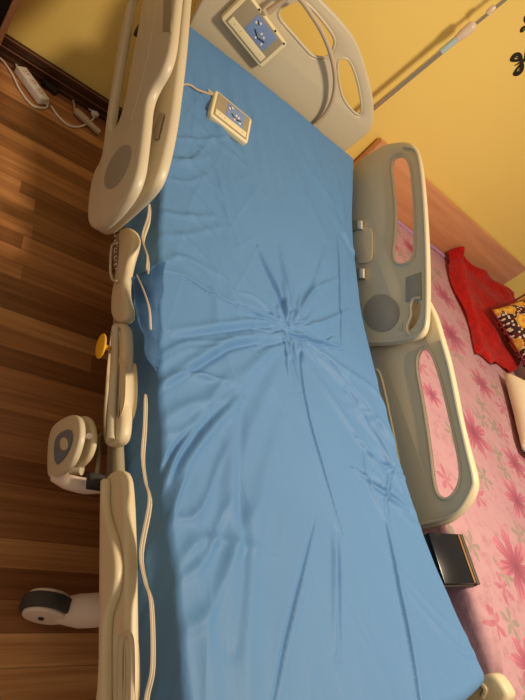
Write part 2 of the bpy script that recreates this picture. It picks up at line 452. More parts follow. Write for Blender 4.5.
def fold_height(X, Y):
    H = np.zeros_like(X)
    for pts, w, h, mode in creases:
        P = np.array([tuple(p)[:2] for p in smooth_pts([Vector((a, b, 0)) for a, b in pts], 3)])
        n = len(P) - 1; best = np.full(X.shape, 1e9); sg = np.zeros_like(X); tt = np.zeros_like(X)
        lo_ = P.min(0) - max(6 * w, .06); hi = P.max(0) + max(6 * w, .06)
        msk = (X > lo_[0]) & (X < hi[0]) & (Y > lo_[1]) & (Y < hi[1])
        xs, ys = X[msk], Y[msk]
        b = np.full(xs.shape, 1e9); s = np.zeros_like(xs); t_ = np.zeros_like(xs)
        for i in range(n):
            a0, d = P[i], P[i + 1] - P[i]; L = d @ d + 1e-12
            u = np.clip(((xs - a0[0]) * d[0] + (ys - a0[1]) * d[1]) / L, 0, 1)
            ex, ey = xs - a0[0] - u * d[0], ys - a0[1] - u * d[1]; q = np.hypot(ex, ey)
            c = (d[0] * ey - d[1] * ex) / math.sqrt(L)
            m_ = q < b; b[m_] = q[m_]; s[m_] = np.sign(c[m_]); t_[m_] = ((i + u) / n)[m_]
        taper = np.sin(np.pi * np.clip(t_ * .86 + .08, 0, 1)) ** 0.7
        sd = b * s
        if mode == 2: f = .9 * np.exp(-np.abs(sd) / .014) * (sd > 0) - .9 * np.exp(-((sd + .2 * w) / w) ** 2) + .3 * np.exp(-(sd / .02) ** 2)
        elif mode: f = np.exp(-(sd / w) ** 2) - 1.0 * np.exp(-((sd - 1.5 * w) / (w * .7)) ** 2)
        else: f = np.exp(-(sd / w) ** 2) - .35 * np.exp(-((sd - 2.2 * w) / (w * 1.6)) ** 2)
        H[msk] += 1.45 * h * f * taper
    return H
def mesh_grid(X, Y, Z):
    nu, nv = X.shape; me = bpy.data.meshes.new('grid')
    V = np.stack([X, Y, Z], -1).reshape(-1, 3).astype(np.float32)
    i = np.arange(nu * nv).reshape(nu, nv)
    F = np.stack([i[:-1, :-1], i[1:, :-1], i[1:, 1:], i[:-1, 1:]], -1).reshape(-1, 4).astype(np.int32)
    me.vertices.add(len(V)); me.vertices.foreach_set('co', V.ravel())
    me.loops.add(F.size); me.loops.foreach_set('vertex_index', F.ravel())
    me.polygons.add(len(F)); me.polygons.foreach_set('loop_start', np.arange(0, F.size, 4, dtype=np.int32))
    me.polygons.foreach_set('loop_total', np.full(len(F), 4, dtype=np.int32)); me.update(calc_edges=True); me.validate()
    return me
def vnoise(x, y, seed, oct_=3):
    r = np.random.RandomState(seed); out = 0
    for o in range(oct_):
        for _ in range(4):
            a = r.uniform(0, 2 * np.pi); f = (2 ** o) * r.uniform(.7, 1.4); ph = r.uniform(0, 6.28)
            out = out + np.sin((x * np.cos(a) + y * np.sin(a)) * f + ph) / (2 ** o) / 4
    return out
def wrap(e, half, r):
    """arc-length coordinate to (position, drop) over a rounded edge"""
    flat = half - r; s = np.sign(e); a = np.abs(e) - flat
    th = np.clip(a / r, 0, np.pi / 2)
    pos = np.where(a < 0, np.abs(e), flat + r * np.sin(th)); drop = np.where(a < 0, 0, r * (1 - np.cos(th)) + np.maximum(a - r * np.pi / 2, 0))
    return s * pos, drop
mattress = empty('mattress', (0, 0, 0.33))
tag(mattress, 'blue coated mattress with a creased zipped cover lying on the adjustable bed', 'mattress')
DROP = 0.135
us = np.linspace(-HALF - DROP + 0.01, HALF + DROP - 0.01, 500); vs = np.linspace(YH0 - DROP + 0.02, YH1 + DROP - 0.02, 940)
U, V = np.meshgrid(us, vs, indexing='ij')
PX, DX = wrap(U, HALF, 0.015); PY, DY = wrap(V, YH1, 0.028)
drop = np.minimum(DX + DY, DROP)
Zt = profs(PY)
fh = fold_height(PX, PY)
topw = np.clip(1 - DX / 0.03, 0.15, 1) * np.clip(1 - DY / 0.03, 0, 1)
# slack hollow where the cover gathers
hol = -0.010 * np.exp(-(((PX - c0.x) / .16) ** 2 + ((PY - c0.y) / .2) ** 2))
crown = 0.006 * np.cos(PX / HALF * 1.5)
rc_ = PX + .28 * PY
ridge = (1 - np.abs(np.clip(vnoise(rc_ * 34 + .8 * vnoise(PX * 5, PY * 5, 77), PY * 7, 61, 2), -1, 1))) ** 5 * (0.5 + 0.5 * np.clip(vnoise(PX * 7, PY * 7, 63) * 2, -1, 1))
rc2_ = PX - .5 * PY
ridge2 = (1 - np.abs(np.clip(vnoise(rc2_ * 26, PY * 6 + PX * 4, 91, 2), -1, 1))) ** 6 * (0.5 + 0.5 * np.clip(vnoise(PX * 6, PY * 6, 93) * 2, -1, 1))
Zg = Zt + (0.0022 * ridge + 0.0018 * ridge2) * topw - drop + fh * topw + (hol + crown) * np.clip(1 - DX / 0.05, 0, 1) + 0.0015 * vnoise(PX * 18, PY * 14, 3) * topw
side = np.clip(DX / 0.05, 0, 1)
Xg = PX + np.sign(U) * side * (-0.004 + 0.036 * np.clip(DX / .12, 0, 1) ** 1.6 + 0.012 * vnoise(PY * 16 + DX * 25, DX * 22, 5, 4) + 0.006 * np.abs(np.sin(PY * 13 + DX * 30)))
Yg = PY + np.sign(V) * np.clip(DY / 0.05, 0, 1) * (0.004 * vnoise(PX * 14, DY * 16, 8))
wf = np.clip(-PY / 0.975, 0, 1) ** 5
Yg -= wf * 0.075 * (1 - np.exp(-(HALF - np.clip(PX, -.44, .44)) / 0.2))
Xg += wf * 0.010 * (PX > 0.2) * np.clip((PX - .2) / .24, 0, 1)
Xg += 0.016 * (PX < -.3) * np.clip((-PX - .3) / .14, 0, 1) * np.clip(-PY - .25, 0, .5) * 2 * np.clip(1 - DX / .12, 0, 1)
cover = put('cover', mesh_grid(Xg, Yg, Zg), M['cover'], mattress, angle=180)
# underside so the mattress is closed
core = box2((-0.43, -0.965, -0.035), (0.43, 0.965, 0.035), 0.01)
bmc = bmesh.new(); bmc.from_mesh(core); bmesh.ops.subdivide_edges(bmc, edges=[e for e in bmc.edges if abs(e.verts[0].co.y - e.verts[1].co.y) > 1], cuts=24)
for v in bmc.verts: v.co.z += float(profs(np.array([v.co.y]))[0]) - 0.085
core = from_bm(bmc); put('foam_core', core, M['cover'], mattress)
# zipper tapes down the near side of the cover
Z1 = [(150, 206), (148.6, 220), (143, 240), (148, 258), (147.4, 272)]
Z2 = [(137, 277), (144, 293), (149.5, 311), (151, 332)]
Z3 = [(146, 396), (145, 428), (143, 458), (146, 483), (150, 503), (141.5, 552), (145.5, 582), (151.6, 604), (153, 665), (147, 698), (146, 730)]
zp = []
for Zl, X_ in ((Z1, -.486), (Z3, -.493)):
    zt = put('zipper', ribbon([at(a, b, 'x', X_) for a, b in Zl], 0.024, 0.003, (-0.9, 0, 1)), M['tape'], mattress)
    put('zipper_teeth', tube([at(a, b, 'x', X_ - .002) for a, b in Zl], 0.0026, 8, 5), M['greylabel'], zt)
# loose flap of the cover pulled outward at the bend
A = smooth_pts([at(a, b, 'x', -.448) for a, b in [(166, 262), (163, 285), (160, 310), (158, 340), (156, 368)]], 6)
B = smooth_pts([at(a, b, 'x', -.50) for a, b in [(133, 277), (133, 298), (138, 318), (145, 345), (153, 372)]], 6)
bm = bmesh.new(); rows = []
for i, (a, b) in enumerate(zip(A, B)):
    row = []
    for j in range(15):
        u = j / 14; p = a.lerp(b, u); p.z += 0.014 * math.sin(u * math.pi) + 0.004 * math.sin(i * .9 + u * 5); p.x -= .004 * math.sin(i * .7 + u * 7)
        row.append(bm.verts.new(p))
    rows.append(row)
for r0, r1 in zip(rows[:-1], rows[1:]):
    for j in range(14): bm.faces.new((r0[j], r0[j + 1], r1[j + 1], r1[j]))
ret = bmesh.ops.solidify(bm, geom=list(bm.faces), thickness=0.002)
flap = put('cover_flap', from_bm(bm), M['cover'], mattress, angle=180)
put('zipper', ribbon([at(a, b, 'x', -.497) + Vector((-.004, 0, .006)) for a, b in Z2], 0.013, 0.003, (-0.6, -.5, .7)), M['tape'], mattress)

# ------------------------------------------------------------ hospital bed
bed = empty('hospital_bed', (0, 0, 0))
tag(bed, 'adjustable hospital bed with cream plastic side rails and arched head panel', 'bed')
# frame under the mattress
deckprof = [(-1.04, .335), (-.65, .29), (-.2, .295), (.05, .31), (.3, .33), (.6, .40), (.97, .52)]
fr = []
for sx in (-1, 1):
    fr.append(tube([Vector((sx * .41, y, z - .03)) for y, z in deckprof], .017, 8, 3))
for y, z in deckprof: fr.append(box2((-.42, y - .02, z - .045), (.42, y + .02, z - .02), .004))
put('deck_frame', join(*fr), M['steel'], bed)
def lerp_z(y): return float(np.interp(y, [a for a, b in deckprof], [b for a, b in deckprof]))
for (a, b) in ((-.98, -.42), (-.40, -.02), (0.0, .26), (.28, .95)):
    bm = bmesh.new(); za, zb = lerp_z(a) - .014, lerp_z(b) - .014
    vs_ = [bm.verts.new(p) for p in ((-.43, a, za), (.43, a, za), (.43, b, zb), (-.43, b, zb))]; bm.faces.new(vs_)
    bmesh.ops.solidify(bm, geom=list(bm.faces), thickness=0.008)
    put('deck_panel', from_bm(bm), M['plastic'], bed, smooth=False)
bf = [box2((sx * .36 - .025, -.80, .11), (sx * .36 + .025, .88, .15), .006) for sx in (-1, 1)]
bf += [box2((-.36, y - .025, .11), (.36, y + .025, .15), .006) for y in (-.77, .85)]
put('base_frame', join(*bf), M['steel'], bed)
for y0, y1 in ((-.5, -.35), (.55, .35)):
    for sx in (-1, 1):
        put('lift_arm', tube([(sx * .33, y0, .13), (sx * .33, (y0 + y1) / 2, .20), (sx * .33, y1, .265)], .02, 10, 3), M['steel'], bed)

# headboard and footboard
HO = [(357, 141), (373, 128), (374, 101), (367, 72), (357, 40), (338, 16), (320, -2)]
ho = uv2('y', 1.03, HO)
outer = [('w', .40, .52)] + [('w', a, b) for a, b in ho] + [('w', -.16, 1.0), ('w', -.26, .955), ('w', -.36, .885), ('w', -.435, .80), ('w', -.43, .715), ('w', -.40, .52)]
hA = [(277, 16), (281, 7), (295, 0), (303, 0), (312, 8), (324, 22), (336, 39), (333, 50), (328, 58), (313, 57), (303, 46), (290, 31)]
hC = [(337, 60), (343, 57), (350, 60), (357, 78), (362, 104), (361, 116), (354, 113), (342, 98), (338, 78)]
hb = put('headboard', panel('y', 1.035, outer, [hA, hC], .032, .010, vin=1.03), M['plastic2'], bed)
put('rim', join(rim('y', 1.022, hA, .006, 0), rim('y', 1.022, hC, .005, 0)), M['plastic2'], hb)
for sx in (-1, 1):
    put('post', box2((sx * .36 - .02, 1.0, .27), (sx * .36 + .02, 1.02, .60), .004), M['steel'], hb)
    put('wall_bumper', join(tube([(sx * .40, 1.04, .30), (sx * .40, 1.10, .30)], .012, 10, 0), tube([(sx * .40, 1.10, .27), (sx * .40, 1.10, .33)], .04, 16, 0)), M['plastic'], bed)
fo = [('w', .47, .30), ('w', .485, .44), ('w', .46, .50), ('w', .36, .53), ('w', .2, .545), ('w', 0, .55), ('w', -.2, .545), ('w', -.36, .53), ('w', -.46, .50), ('w', -.485, .44), ('w', -.47, .30)]
fh1 = [('w', -.12, .50), ('w', .12, .50), ('w', .14, .475), ('w', .12, .45), ('w', -.12, .45), ('w', -.14, .475)]
fb = put('footboard', panel('y', -1.09, fo, [fh1], .03, .010), M['plastic'], bed)
wing = [(461, 700), (464, 692), (473, 682), (487, 674), (498, 672), (507, 682), (516, 700), ('w', -1.05, .40), ('w', -1.05, .30), ('w', -.98, .30)]
wg = put('corner_wing', panel('x', .50, wing, [], .05, .012), M['plastic'], fb)
put('grip_recess', tube([(.472, -1.0, .44), (.472, -.985, .455), (.472, -.972, .44), (.472, -.978, .41)], .007, 8, 4), M['greylabel'], wg)

# right side rails: inner faces towards the mattress
def rail_group(name): return name
RH = [(385, 147), (392, 145), (408, 143), (418, 147), (423, 165), (427, 205), (430, 260), (430, 318), (427, 334), (417, 341), (395, 345), (366, 346),
      ('w', .16, .33), ('w', .55, .42), ('w', .90, .56), ('w', 1.02, .64), (372, 155)]
slot = [(391, 165), (396, 157), (405, 156), (410.5, 165), (413.5, 190), (414.7, 211), (415.2, 240), (414.7, 255), (410.5, 263), (398, 265.5), (393, 258), (395, 240), (396.4, 221.6), (395, 193.4)]
notch = [(419, 302), (422.5, 305), (421.5, 318), (417, 327), (411, 332), (409.5, 328), (413, 316), (414.5, 305)]
rh = put('side_rail', panel('x', .505, RH, [slot, notch], .030, .009, vin=.508), M['plastic'], bed)
put('slot_rim', rim('x', .49, slot, .0055, 0), M['plastic2'], rh)
put('grip_rim', tube([at(a, b, 'x', .488) for a, b in [(421, 298), (414, 299), (411, 306), (411, 316), (407, 327), (410, 335), (418, 333), (425, 322)]], .0065, 8, 5), M['plastic2'], rh)
put('outer_lip', tube([at(a, b, 'x', .488) for a, b in [(404, 147), (415, 150), (420, 165), (424, 205), (426.5, 260), (426.5, 315), (423, 331), (413, 337), (390, 341.5), (368, 342.5)]], .0065, 8, 5), M['plastic2'], rh)
ov = [(381.5 + 18 * math.cos(k * math.pi / 8), 313 + 19 * math.sin(k * math.pi / 8)) for k in range(16)]
put('round_pad', panel('x', .488, ov, [], .004, .001, 1, vin=.488), M['greypad'], rh)['label'] = 'grey textured round pad'
put('label_plate', panel('x', .488, [(405.7, 277.6), (421, 272), (421.5, 300), (405.7, 302)], [], .003, .0008, 0), M['greypad'], rh)['label'] = 'grey rectangular plate'
put('triangle_mark', panel('x', .488, [(397, 328), (402.5, 322), (402, 331)], [], .002, .0005, 0), M['plastic2'], rh)
pl = put('latch_plate', panel('x', .486, [(353, 228), (370, 227), (373, 232), (373, 258), (368, 263), (356, 264)], [], .006, .002, 1), M['plastic'], rh)
for (a, b, c, d_) in ((352, 220, 363, 230), (356, 268, 365, 279)):
    lt = put('latch', panel('x', .484, [(a, b + 1), (c, b), (c, d_), (a, d_ + 1)], [], .012, .003, 0), M['greylabel'], rh)
    put('catch', panel('x', .476, [(c - 5, b + 1), (c - 1, b + 1), (c - 1, d_ - 1), (c - 5, d_ - 1)], [], .010, .002, 0), M['white'], lt)
RF = [('w', .20, .685), (437, 315), (444, 340), (449.5, 358), (456, 388), (462, 420), (469.5, 450), (476.5, 475), (477.5, 487), (473, 500), (463, 513), (449, 523), (434, 528), (416, 530),
      ('w', -.58, .31), ('w', -.3, .28), ('w', .20, .30)]
hole = [(415.8, 365), (419, 351), (426, 347), (433, 354.7), (442, 383), (452.8, 428.7), (461.6, 471), (458, 489), (447.5, 500.5), (438.7, 497), (434, 485), (429.9, 446), (422.8, 400.5)]
rf = put('side_rail', panel('x', .545, RF, [hole], .030, .009, vin=.540), M['plastic'], bed)
put('slot_rim', rim('x', .53, hole, .0055, 0), M['plastic2'], rf)
put('outer_lip', tube([at(a, b, 'x', .528) for a, b in [(441, 340), (449, 368), (458, 412), (466, 448), (472.5, 476), (472, 488), (461, 508), (446, 518), (420, 525)]], .006, 8, 5), M['plastic2'], rf)
put('moulded_channel', join(tube([at(a, b, 'x', .533) for a, b in [(371, 374), (376, 370), (381, 376), (388, 405), (396, 445), (404, 492)]], .006, 8, 5),
    tube([at(a, b, 'x', .534) for a, b in [(369, 380), (378, 405), (390, 450), (400, 495)]], .009, 8, 5)), M['plastic'], rf)
for y, z in ((.25, .36), (.6, .44), (-.15, .29), (-.45, .29)):
    put('rail_link', join(box2((.45, y - .02, z - .02), (.50 if y > .2 else .54, y + .02, z + .02), .004)), M['steel'], bed)

# left head-end rail: outer shell and inner panel, raised
XI, XO = -.555, -.62
RI = [(191, 0), (187, 50), (183, 85), (178, 125), (172, 155), (166, 178), (158, 193), (140, 211), (112, 235), (104, 235), (102, 228), ('w', .10, .42), ('w', .5, .50), ('w', .98, .66), ('w', 1.0, .84), ('w', .93, .86)]
li = put('side_rail', panel('x', XI, RI, [], .028, .010, vin=XI + .008), M['plastic2'], bed)
RO = [(89.5, 221), (92, 190), (97, 172), (104, 161), (107, 134), (110, 108), (115, 79), (121, 41), (126.5, 14), ('w', .95, .60), ('w', 1.0, .70), ('w', .97, .88), ('w', .90, .93), (178, 0), (175, 30), (172, 52), (166, 70), (155, 88), (149, 103), (147, 125), (144, 150), (141, 172), (134, 192), (118, 214), (101, 229.5), (93, 229)]
so = [(111, 131), (114.5, 105), (118.5, 82), (125, 44), (132, 7), (135, -8), (147, -8), (144, 7), (138, 42), (131, 80), (126, 108), (119, 130)]
lo2 = put('outer_shell', panel('x', XO, RO, [so], .026, .010, vin=XO - .004), M['plastic2'], li)
ovl = [(97 + 0, 0)]
ov = []
for k in range(20):
    a = 2 * math.pi * k / 20; e1, e2 = 24.5 * math.cos(a), 9.5 * math.sin(a); th = math.radians(-64)
    ov.append((118.3 + e1 * math.cos(th) - e2 * math.sin(th), 167 + e1 * math.sin(th) + e2 * math.cos(th)))
put('oval_pad', panel('x', XO - .0125, ov, [], .004, .001, 1), M['greypad'], li)['label'] = 'tan oval pad'
put('label_plate', panel('x', XO - .0125, [(164, -6), (172, -6), (171, 32), (163, 32)], [], .003, .0008, 0), M['greylabel'], li)
put('label_plate', panel('x', XI - .018, [(154, 128), (160, 112), (164, 114), (158, 139), (154, 139)], [], .003, .0008, 0), M['greylabel'], li)
put('mould_line', tube([at(a, b, 'x', XO - .0125) for a, b in [(131, 122), (140, 90), (148, 55), (156, 10), (158, -10)]], .0022, 6, 5), M['plastic2'], li)
for y, z in ((.25, .46), (.75, .62)):
    put('spacer', tube([(XO + .012, y, z), (XI - .01, y, z)], .018, 12, 0), M['dark'], li)
for y, z in ((.3, .40), (.62, .50)):
    put('rail_link', box2((XI + .01, y - .02, z - .04), (-.45, y + .02, z - .01), .004), M['steel'], bed)

# left lower covers along the bed side
lw = put('side_rail', panel('x', -.50, [(108, 483), (116, 472), (128, 470), (131, 500), (132.5, 560), (133, 630), (134, 700), ('w', -.98, .43), ('w', -1.0, .40), ('w', -.9, .395), (116, 620), (114, 540)],
      [[(121, 645), (124, 636), (129, 640), (130.5, 660), (130, 705), (122, 705)]], .024, .007, vin=-.50), M['plastic'], bed)
put('grip_rim', tube([at(a, b, 'x', -.513) for a, b in [(121, 705), (121, 660), (122.5, 640), (127, 634), (131, 640), (132, 665), (131.5, 705)]], .0045, 8, 5), M['plastic2'], lw)
wav = [(106, 486), (107, 480), (111, 479), (110, 500), (112, 516), (119, 536), (123, 556), (124, 576), (121, 595), (115, 610), (112, 626), (112, 700), ('w', -1.0, .43), ('w', -1.02, .36), (106, 700), (106, 600)]
put('wave_cover', panel('x', -.520, wav, [], .018, .007, vin=-.514), M['plastic'], lw)
md = put('lower_cover', panel('x', -.495, [(113, 326), (118, 323), (127, 324), (128, 345), (126, 380), (126, 425), (122, 443), (112, 448), (105, 443), (106, 400)],
      [[(120, 372), (123.5, 364), (127, 366), (127, 400), (124, 415), (120, 416), (118, 405)]], .028, .010, vin=-.50), M['plastic'], bed)
put('edge_bead', tube([at(a, b, 'x', -.515) for a, b in [(115.5, 328), (114.5, 360), (112.5, 400), (111, 440)]], .009, 10, 5), M['plastic2'], md)
put('upper_cover', panel('x', -.49, [(113, 286), (111, 300), (111, 317), (117, 323), (124, 322), (129, 311), (123, 290), (127, 265), (135, 240), (133, 230), (126, 226), (118, 232), (119, 260)], [], .026, .009, vin=-.50), M['plastic'], bed)
put('side_bar', tube([at(113, 290, 'x', -.48) + Vector((0, .18, .03)), at(118, 330, 'x', -.48), at(117, 400, 'x', -.48) , at(120, 500, 'x', -.48), at(124, 600, 'x', -.48)], .012, 10, 4), M['greylabel'], bed)
put('wire_loop', tube([at(a, b, 'x', -.51) for a, b in [(117, 243), (112.5, 245), (110.8, 255), (110.5, 272), (113, 280), (117, 281)]], .0035, 8, 5), M['plastic2'], bed)
sp = []
for k in range(60):
    u = k / 59; p = at(116.5, 232 + 36 * u, 'x', -.50); a = u * 2 * math.pi * 9
    sp.append(p + Vector((math.cos(a) * .006, 0, math.sin(a) * .006)))
put('spring', tube(sp, .0016, 6, 2), M['chrome'], bed)
# yellow release knob
kc = at(101, 346, 'x', -.56); st = at(112, 349, 'x', -.50)
bm = bmesh.new(); bmesh.ops.create_uvsphere(bm, u_segments=24, v_segments=12, radius=1)
bm.transform(Matrix.Translation(kc) @ Matrix.Diagonal((.006, .031, .022, 1)))
kn = put('release_knob', from_bm(bm), M['yellow'], bed); kn['label'] = 'bright yellow flat knob'
put('stem', tube([kc, st + Vector((.01, 0, 0))], .006, 10, 0), M['yellow'], kn)
# twin plate control bracket on the side
T1 = [(52, 481), (51, 465), (52, 440), (56, 427), (66, 419), (78, 414.5), (84, 420), (85, 435), (82, 448), (76, 464), (67, 474)]
T2 = [(78, 421), (86, 416), (92, 418), (96, 428), (97, 442), (92, 458), (84, 467), (76, 472), (73, 460)]
cb = put('foot_control', panel('x', -.575, T1, [], .014, .005, vin=-.572), M['plastic2'], bed); cb['label'] = 'cream rounded twin plate with a blue-grey window'
put('inset', panel('x', -.585, [(55, 466), (54, 445), (58, 434), (68, 429), (72, 432), (71, 445), (63, 459)], [], .003, .001, 1), M['insetblue'], cb)
put('dial', panel('x', -.588, [(64 + 4 * math.cos(k * .785), 444 + 7 * math.sin(k * .785)) for k in range(8)], [], .003, .001, 1), M['plastic2'], cb)
put('rear_plate', panel('x', -.535, T2, [], .014, .005, vin=-.532), M['plastic'], cb)
put('button', tube([at(89, 436, 'x', -.538), at(89, 436, 'x', -.552)], .006, 10, 0), M['white'], cb)
put('plate_bridge', tube([at(58, 474, 'x', -.57), at(68, 470, 'x', -.55), at(82, 470, 'x', -.53)], .011, 10, 4), M['plastic2'], cb)
q = [at(54, 477, 'x', -.575), at(68, 482, 'x', -.555), at(86, 486, 'x', -.52), at(104, 486, 'x', -.49)]
put('carrier_arm', tube(q, .02, 14, 5, radii=[.010, .015, .016, .014]), M['pinkplastic'], cb)
put('pivot_block', box_me((.035, .03, .016), Matrix.Translation(at(96, 482, 'x', -.52)), .003), M['dark'], cb)
put('support_post', tube([at(96, 486, 'x', -.505), at(99, 460, 'x', -.50), at(100, 436, 'x', -.49), at(110, 436, 'x', -.48)], .0055, 8, 4), M['steel'], cb)

# casters
def caster(x, y, ang, name='caster'):
    R_ = .054; Mx = Matrix.Translation((x, y, R_)) @ Matrix.Rotation(ang, 4, 'Z')
    def ring(r0, h, rb):
        bm = bmesh.new(); prof_ = [(0, -h), (r0 - rb, -h), (r0 - rb * .3, -h + rb * .3), (r0, -h + rb), (r0, h - rb), (r0 - rb * .3, h - rb * .3), (r0 - rb, h), (0, h)]
        S = 40; rows = []
        for k in range(S):
            a = 2 * math.pi * k / S; rows.append([bm.verts.new((r * math.cos(a), t, r * math.sin(a))) for r, t in prof_])
        for k in range(S):
            for j in range(len(prof_) - 1): bm.faces.new((rows[k][j], rows[k][j + 1], rows[(k + 1) % S][j + 1], rows[(k + 1) % S][j]))
        bmesh.ops.remove_doubles(bm, verts=bm.verts, dist=1e-5); bm.transform(Mx); return from_bm(bm)
    c = put(name, ring(R_, .015, .005), M['tyre'], bed)
    put('wheel_cover', join(*[panel_world(Mx, s) for s in (-1, 1)]), M['pinkplastic'], c)
    put('bolt', tube([Mx @ Vector((-.004, -.0265, -.002)), Mx @ Vector((-.004, -.020, -.002))], .006, 12, 0), M['dark'], c)
    put('fork', tube([Mx @ Vector((.03, 0, .0)), Mx @ Vector((.062, 0, .03)), Mx @ Vector((.085, 0, .06)), Mx @ Vector((.11, 0, .085))], .03, 18, 5, radii=[.026, .034, .034, .030]), M['pinkplastic'], c)
    return c
def panel_world(Mx, s):
    pts = []
    for k in range(24):
        a = 2 * math.pi * k / 24; r = .045
        pts.append((r * math.cos(a), r * math.sin(a)))
    me = panel_local(pts, [], .010, .004, 1)
    me.transform(Mx @ Matrix.Translation((0, s * .018, 0)) @ Matrix.Rotation(math.pi / 2, 4, 'X')); return me
caster(-.475, -.728, -.22); caster(.42, -.77, math.pi); caster(-.28, .80, .1); caster(.42, .85, math.pi)

# ------------------------------------------------------------ hand controls
def hand_control(o0, ex, ey, label, dots=True):
    """o0 lower-left corner, ex long edge, ey short edge (both full length)"""
    n = ex.cross(ey).normalized(); X_, Y_ = ex.normalized(), ey.normalized(); L, H = ex.length, ey.length
    c = o0 + ex / 2 + ey / 2
    root = empty('hand_control', c)
    B = Matrix((X_.to_4d(), Y_.to_4d(), n.to_4d(), (0, 0, 0, 1))).transposed()
    B = Matrix.Identity(4)
    for i in range(3): B[i][0], B[i][1], B[i][2], B[i][3] = X_[i], Y_[i], n[i], c[i]
    th = .026
    def P(a0, b0, a1, b1, z, t, m, name, bev=.001, par=root, ck=1):
        me = panel_local([(L * (a0 - .5), H * (b0 - .5)), (L * (a1 - .5), H * (b0 - .5)), (L * (a1 - .5), H * (b1 - .5)), (L * (a0 - .5), H * (b1 - .5))], [], t, bev, ck)
        me.transform(B @ Matrix.Translation((0, 0, z))); return put(name, me, m, par)
    pts = []
    for (sx, sy) in ((1, 1), (-1, 1), (-1, -1), (1, -1)):
        for k in range(5):
            a = math.pi / 2 * (k / 4) + {(1, 1): 0, (-1, 1): math.pi / 2, (-1, -1): math.pi, (1, -1): 1.5 * math.pi}[(sx, sy)]
            pts.append((sx * (L / 2 - .012) + .012 * math.cos(a), sy * (H / 2 - .012) + .012 * math.sin(a)))
    me = panel_local(pts, [], th, .006, 0); me.transform(B @ Matrix.Translation((0, 0, -th / 2))); put('housing', me, M['strip'], root)
    fp = P(.07, .08, .93, .93, .0006, .002, M['greylabel'], 'faceplate', .0006, root, 0)
    P(.10, .12, .90, .32, .0022, .0025, M['strip'], 'button_strip', .0006, root, 0)
    P(.34, .34, .80, .88, .0018, .0015, M['bluelabel'], 'blue_label', .0004, fp, 0)
    if dots:
        for (a, b) in ((.40, .70), (.46, .77), (.585, .62), (.65, .60), (.56, .44), (.70, .44)):
            pc = [(L * (a - .5) + .0045 * math.cos(k * .785), H * (b - .5) + .0045 * math.sin(k * .785)) for k in range(8)]
            me = panel_local(pc, [], .002, .0005, 1); me.transform(B @ Matrix.Translation((0, 0, .003))); put('button', me, M['white'], fp)
    man = tube([B @ Vector((L * (a - .5), H * (b - .5), .003)) for a, b in ((.46, .56), (.52, .52), (.58, .47), (.64, .50), (.71, .54))], .0022, 6, 4)
    man2 = tube([B @ Vector((L * (a - .5), H * (b - .5), .003)) for a, b in ((.40, .77), (.43, .73), (.46, .72))], .0016, 6, 3)
    put('figure_mark', join(man, man2), M['ink'], fp)
    for a in (.20, .33, .80): put('print_mark', box_me((.005, .0012, .0006), B @ Matrix.Translation((L * (a - .5), H * (.22 - .5), .0036)), 0), M['ink'], fp)
    tag(root, label, 'remote control', 'hand controls of the bed')
    return root, B, L, H
hz = .006
p0 = mt(210, 114, .03); p1 = mt(248, 144, .03); p3 = mt(215, 88, .03)
ex = p1 - p0; ey = (p3 - p0); ey = ey - ex.normalized() * ey.dot(ex.normalized())
rc, B1, L1, H1 = hand_control(p0, ex, ey, 'cream wired hand control lying on the blue mattress, near its head end')
e0 = B1 @ Vector((-L1 / 2 - .002, H1 / 2 - .02, -.013))
put('strain_relief', tube([B1 @ Vector((-L1 / 2 + .004, H1 / 2 - .02, -.013)), B1 @ Vector((-L1 / 2 - .02, H1 / 2 - .014, -.014))], .006, 10, 4, radii=[.008, .005]), M['cord'], rc)
def on(px, py): return mt(px, py, .008)
put('cord', tube([e0, on(198, 90), on(190, 85), on(183, 85), on(178, 91), at(172, 106, 'x', -.455) + Vector((-.02, 0, 0)), Vector((-.47, .50, .50)), Vector((-.47, .46, .44))], .0035, 8, 6), M['cord'], rc)

q0 = at(220, 19, 'y', .985); q1 = at(261, 69, 'y', .985); q3 = at(243, -15, 'y', .985)
ex = q1 - q0; ey = q3 - q0; ey = ey - ex.normalized() * ey.dot(ex.normalized()); 
rc2, B2, L2, H2 = hand_control(q0, ex, ey, 'cream wired hand control hooked on the head panel, above the pillow end')
hk = []
for a in (-.3, .3):
    put('hook', tube([B2 @ Vector((L2 * a, H2 * .30, -.02)), B2 @ Vector((L2 * a, H2 * .30, -.034))], .008, 8, 0), M['plastic2'], rc2)
for x_, y_ in ((-.44, .44), (.44, .44), (.2, .46), (-.2, .46)): put('screw', tube([B2 @ Vector((x_ * L2, y_ * H2, -.001)), B2 @ Vector((x_ * L2, y_ * H2, .0015))], .004, 10, 0), M['dark'], rc2)
cs = at(275, 10, 'y', .985)
put('strain_relief', tube([at(268, 12, 'y', .975), at(277, 5, 'y', .97), at(286, -1, 'y', .965)], .009, 10, 4, radii=[.012, .008]), M['cord'], rc2)
cb_pts = [at(286, -1, 'y', .965), at(293, -6, 'y', .96), at(301, 0, 'y', .96), at(311, 14, 'y', .965), at(322, 32, 'y', .972), at(331, 55, 'y', .98), at(335, 78, 'y', .985), at(333, 98, 'y', .99), at(326, 113, 'y', .995), at(316, 124, 'y', .998)]
put('cord', tube(cb_pts, .0085, 12, 6), M['cord'], rc2)

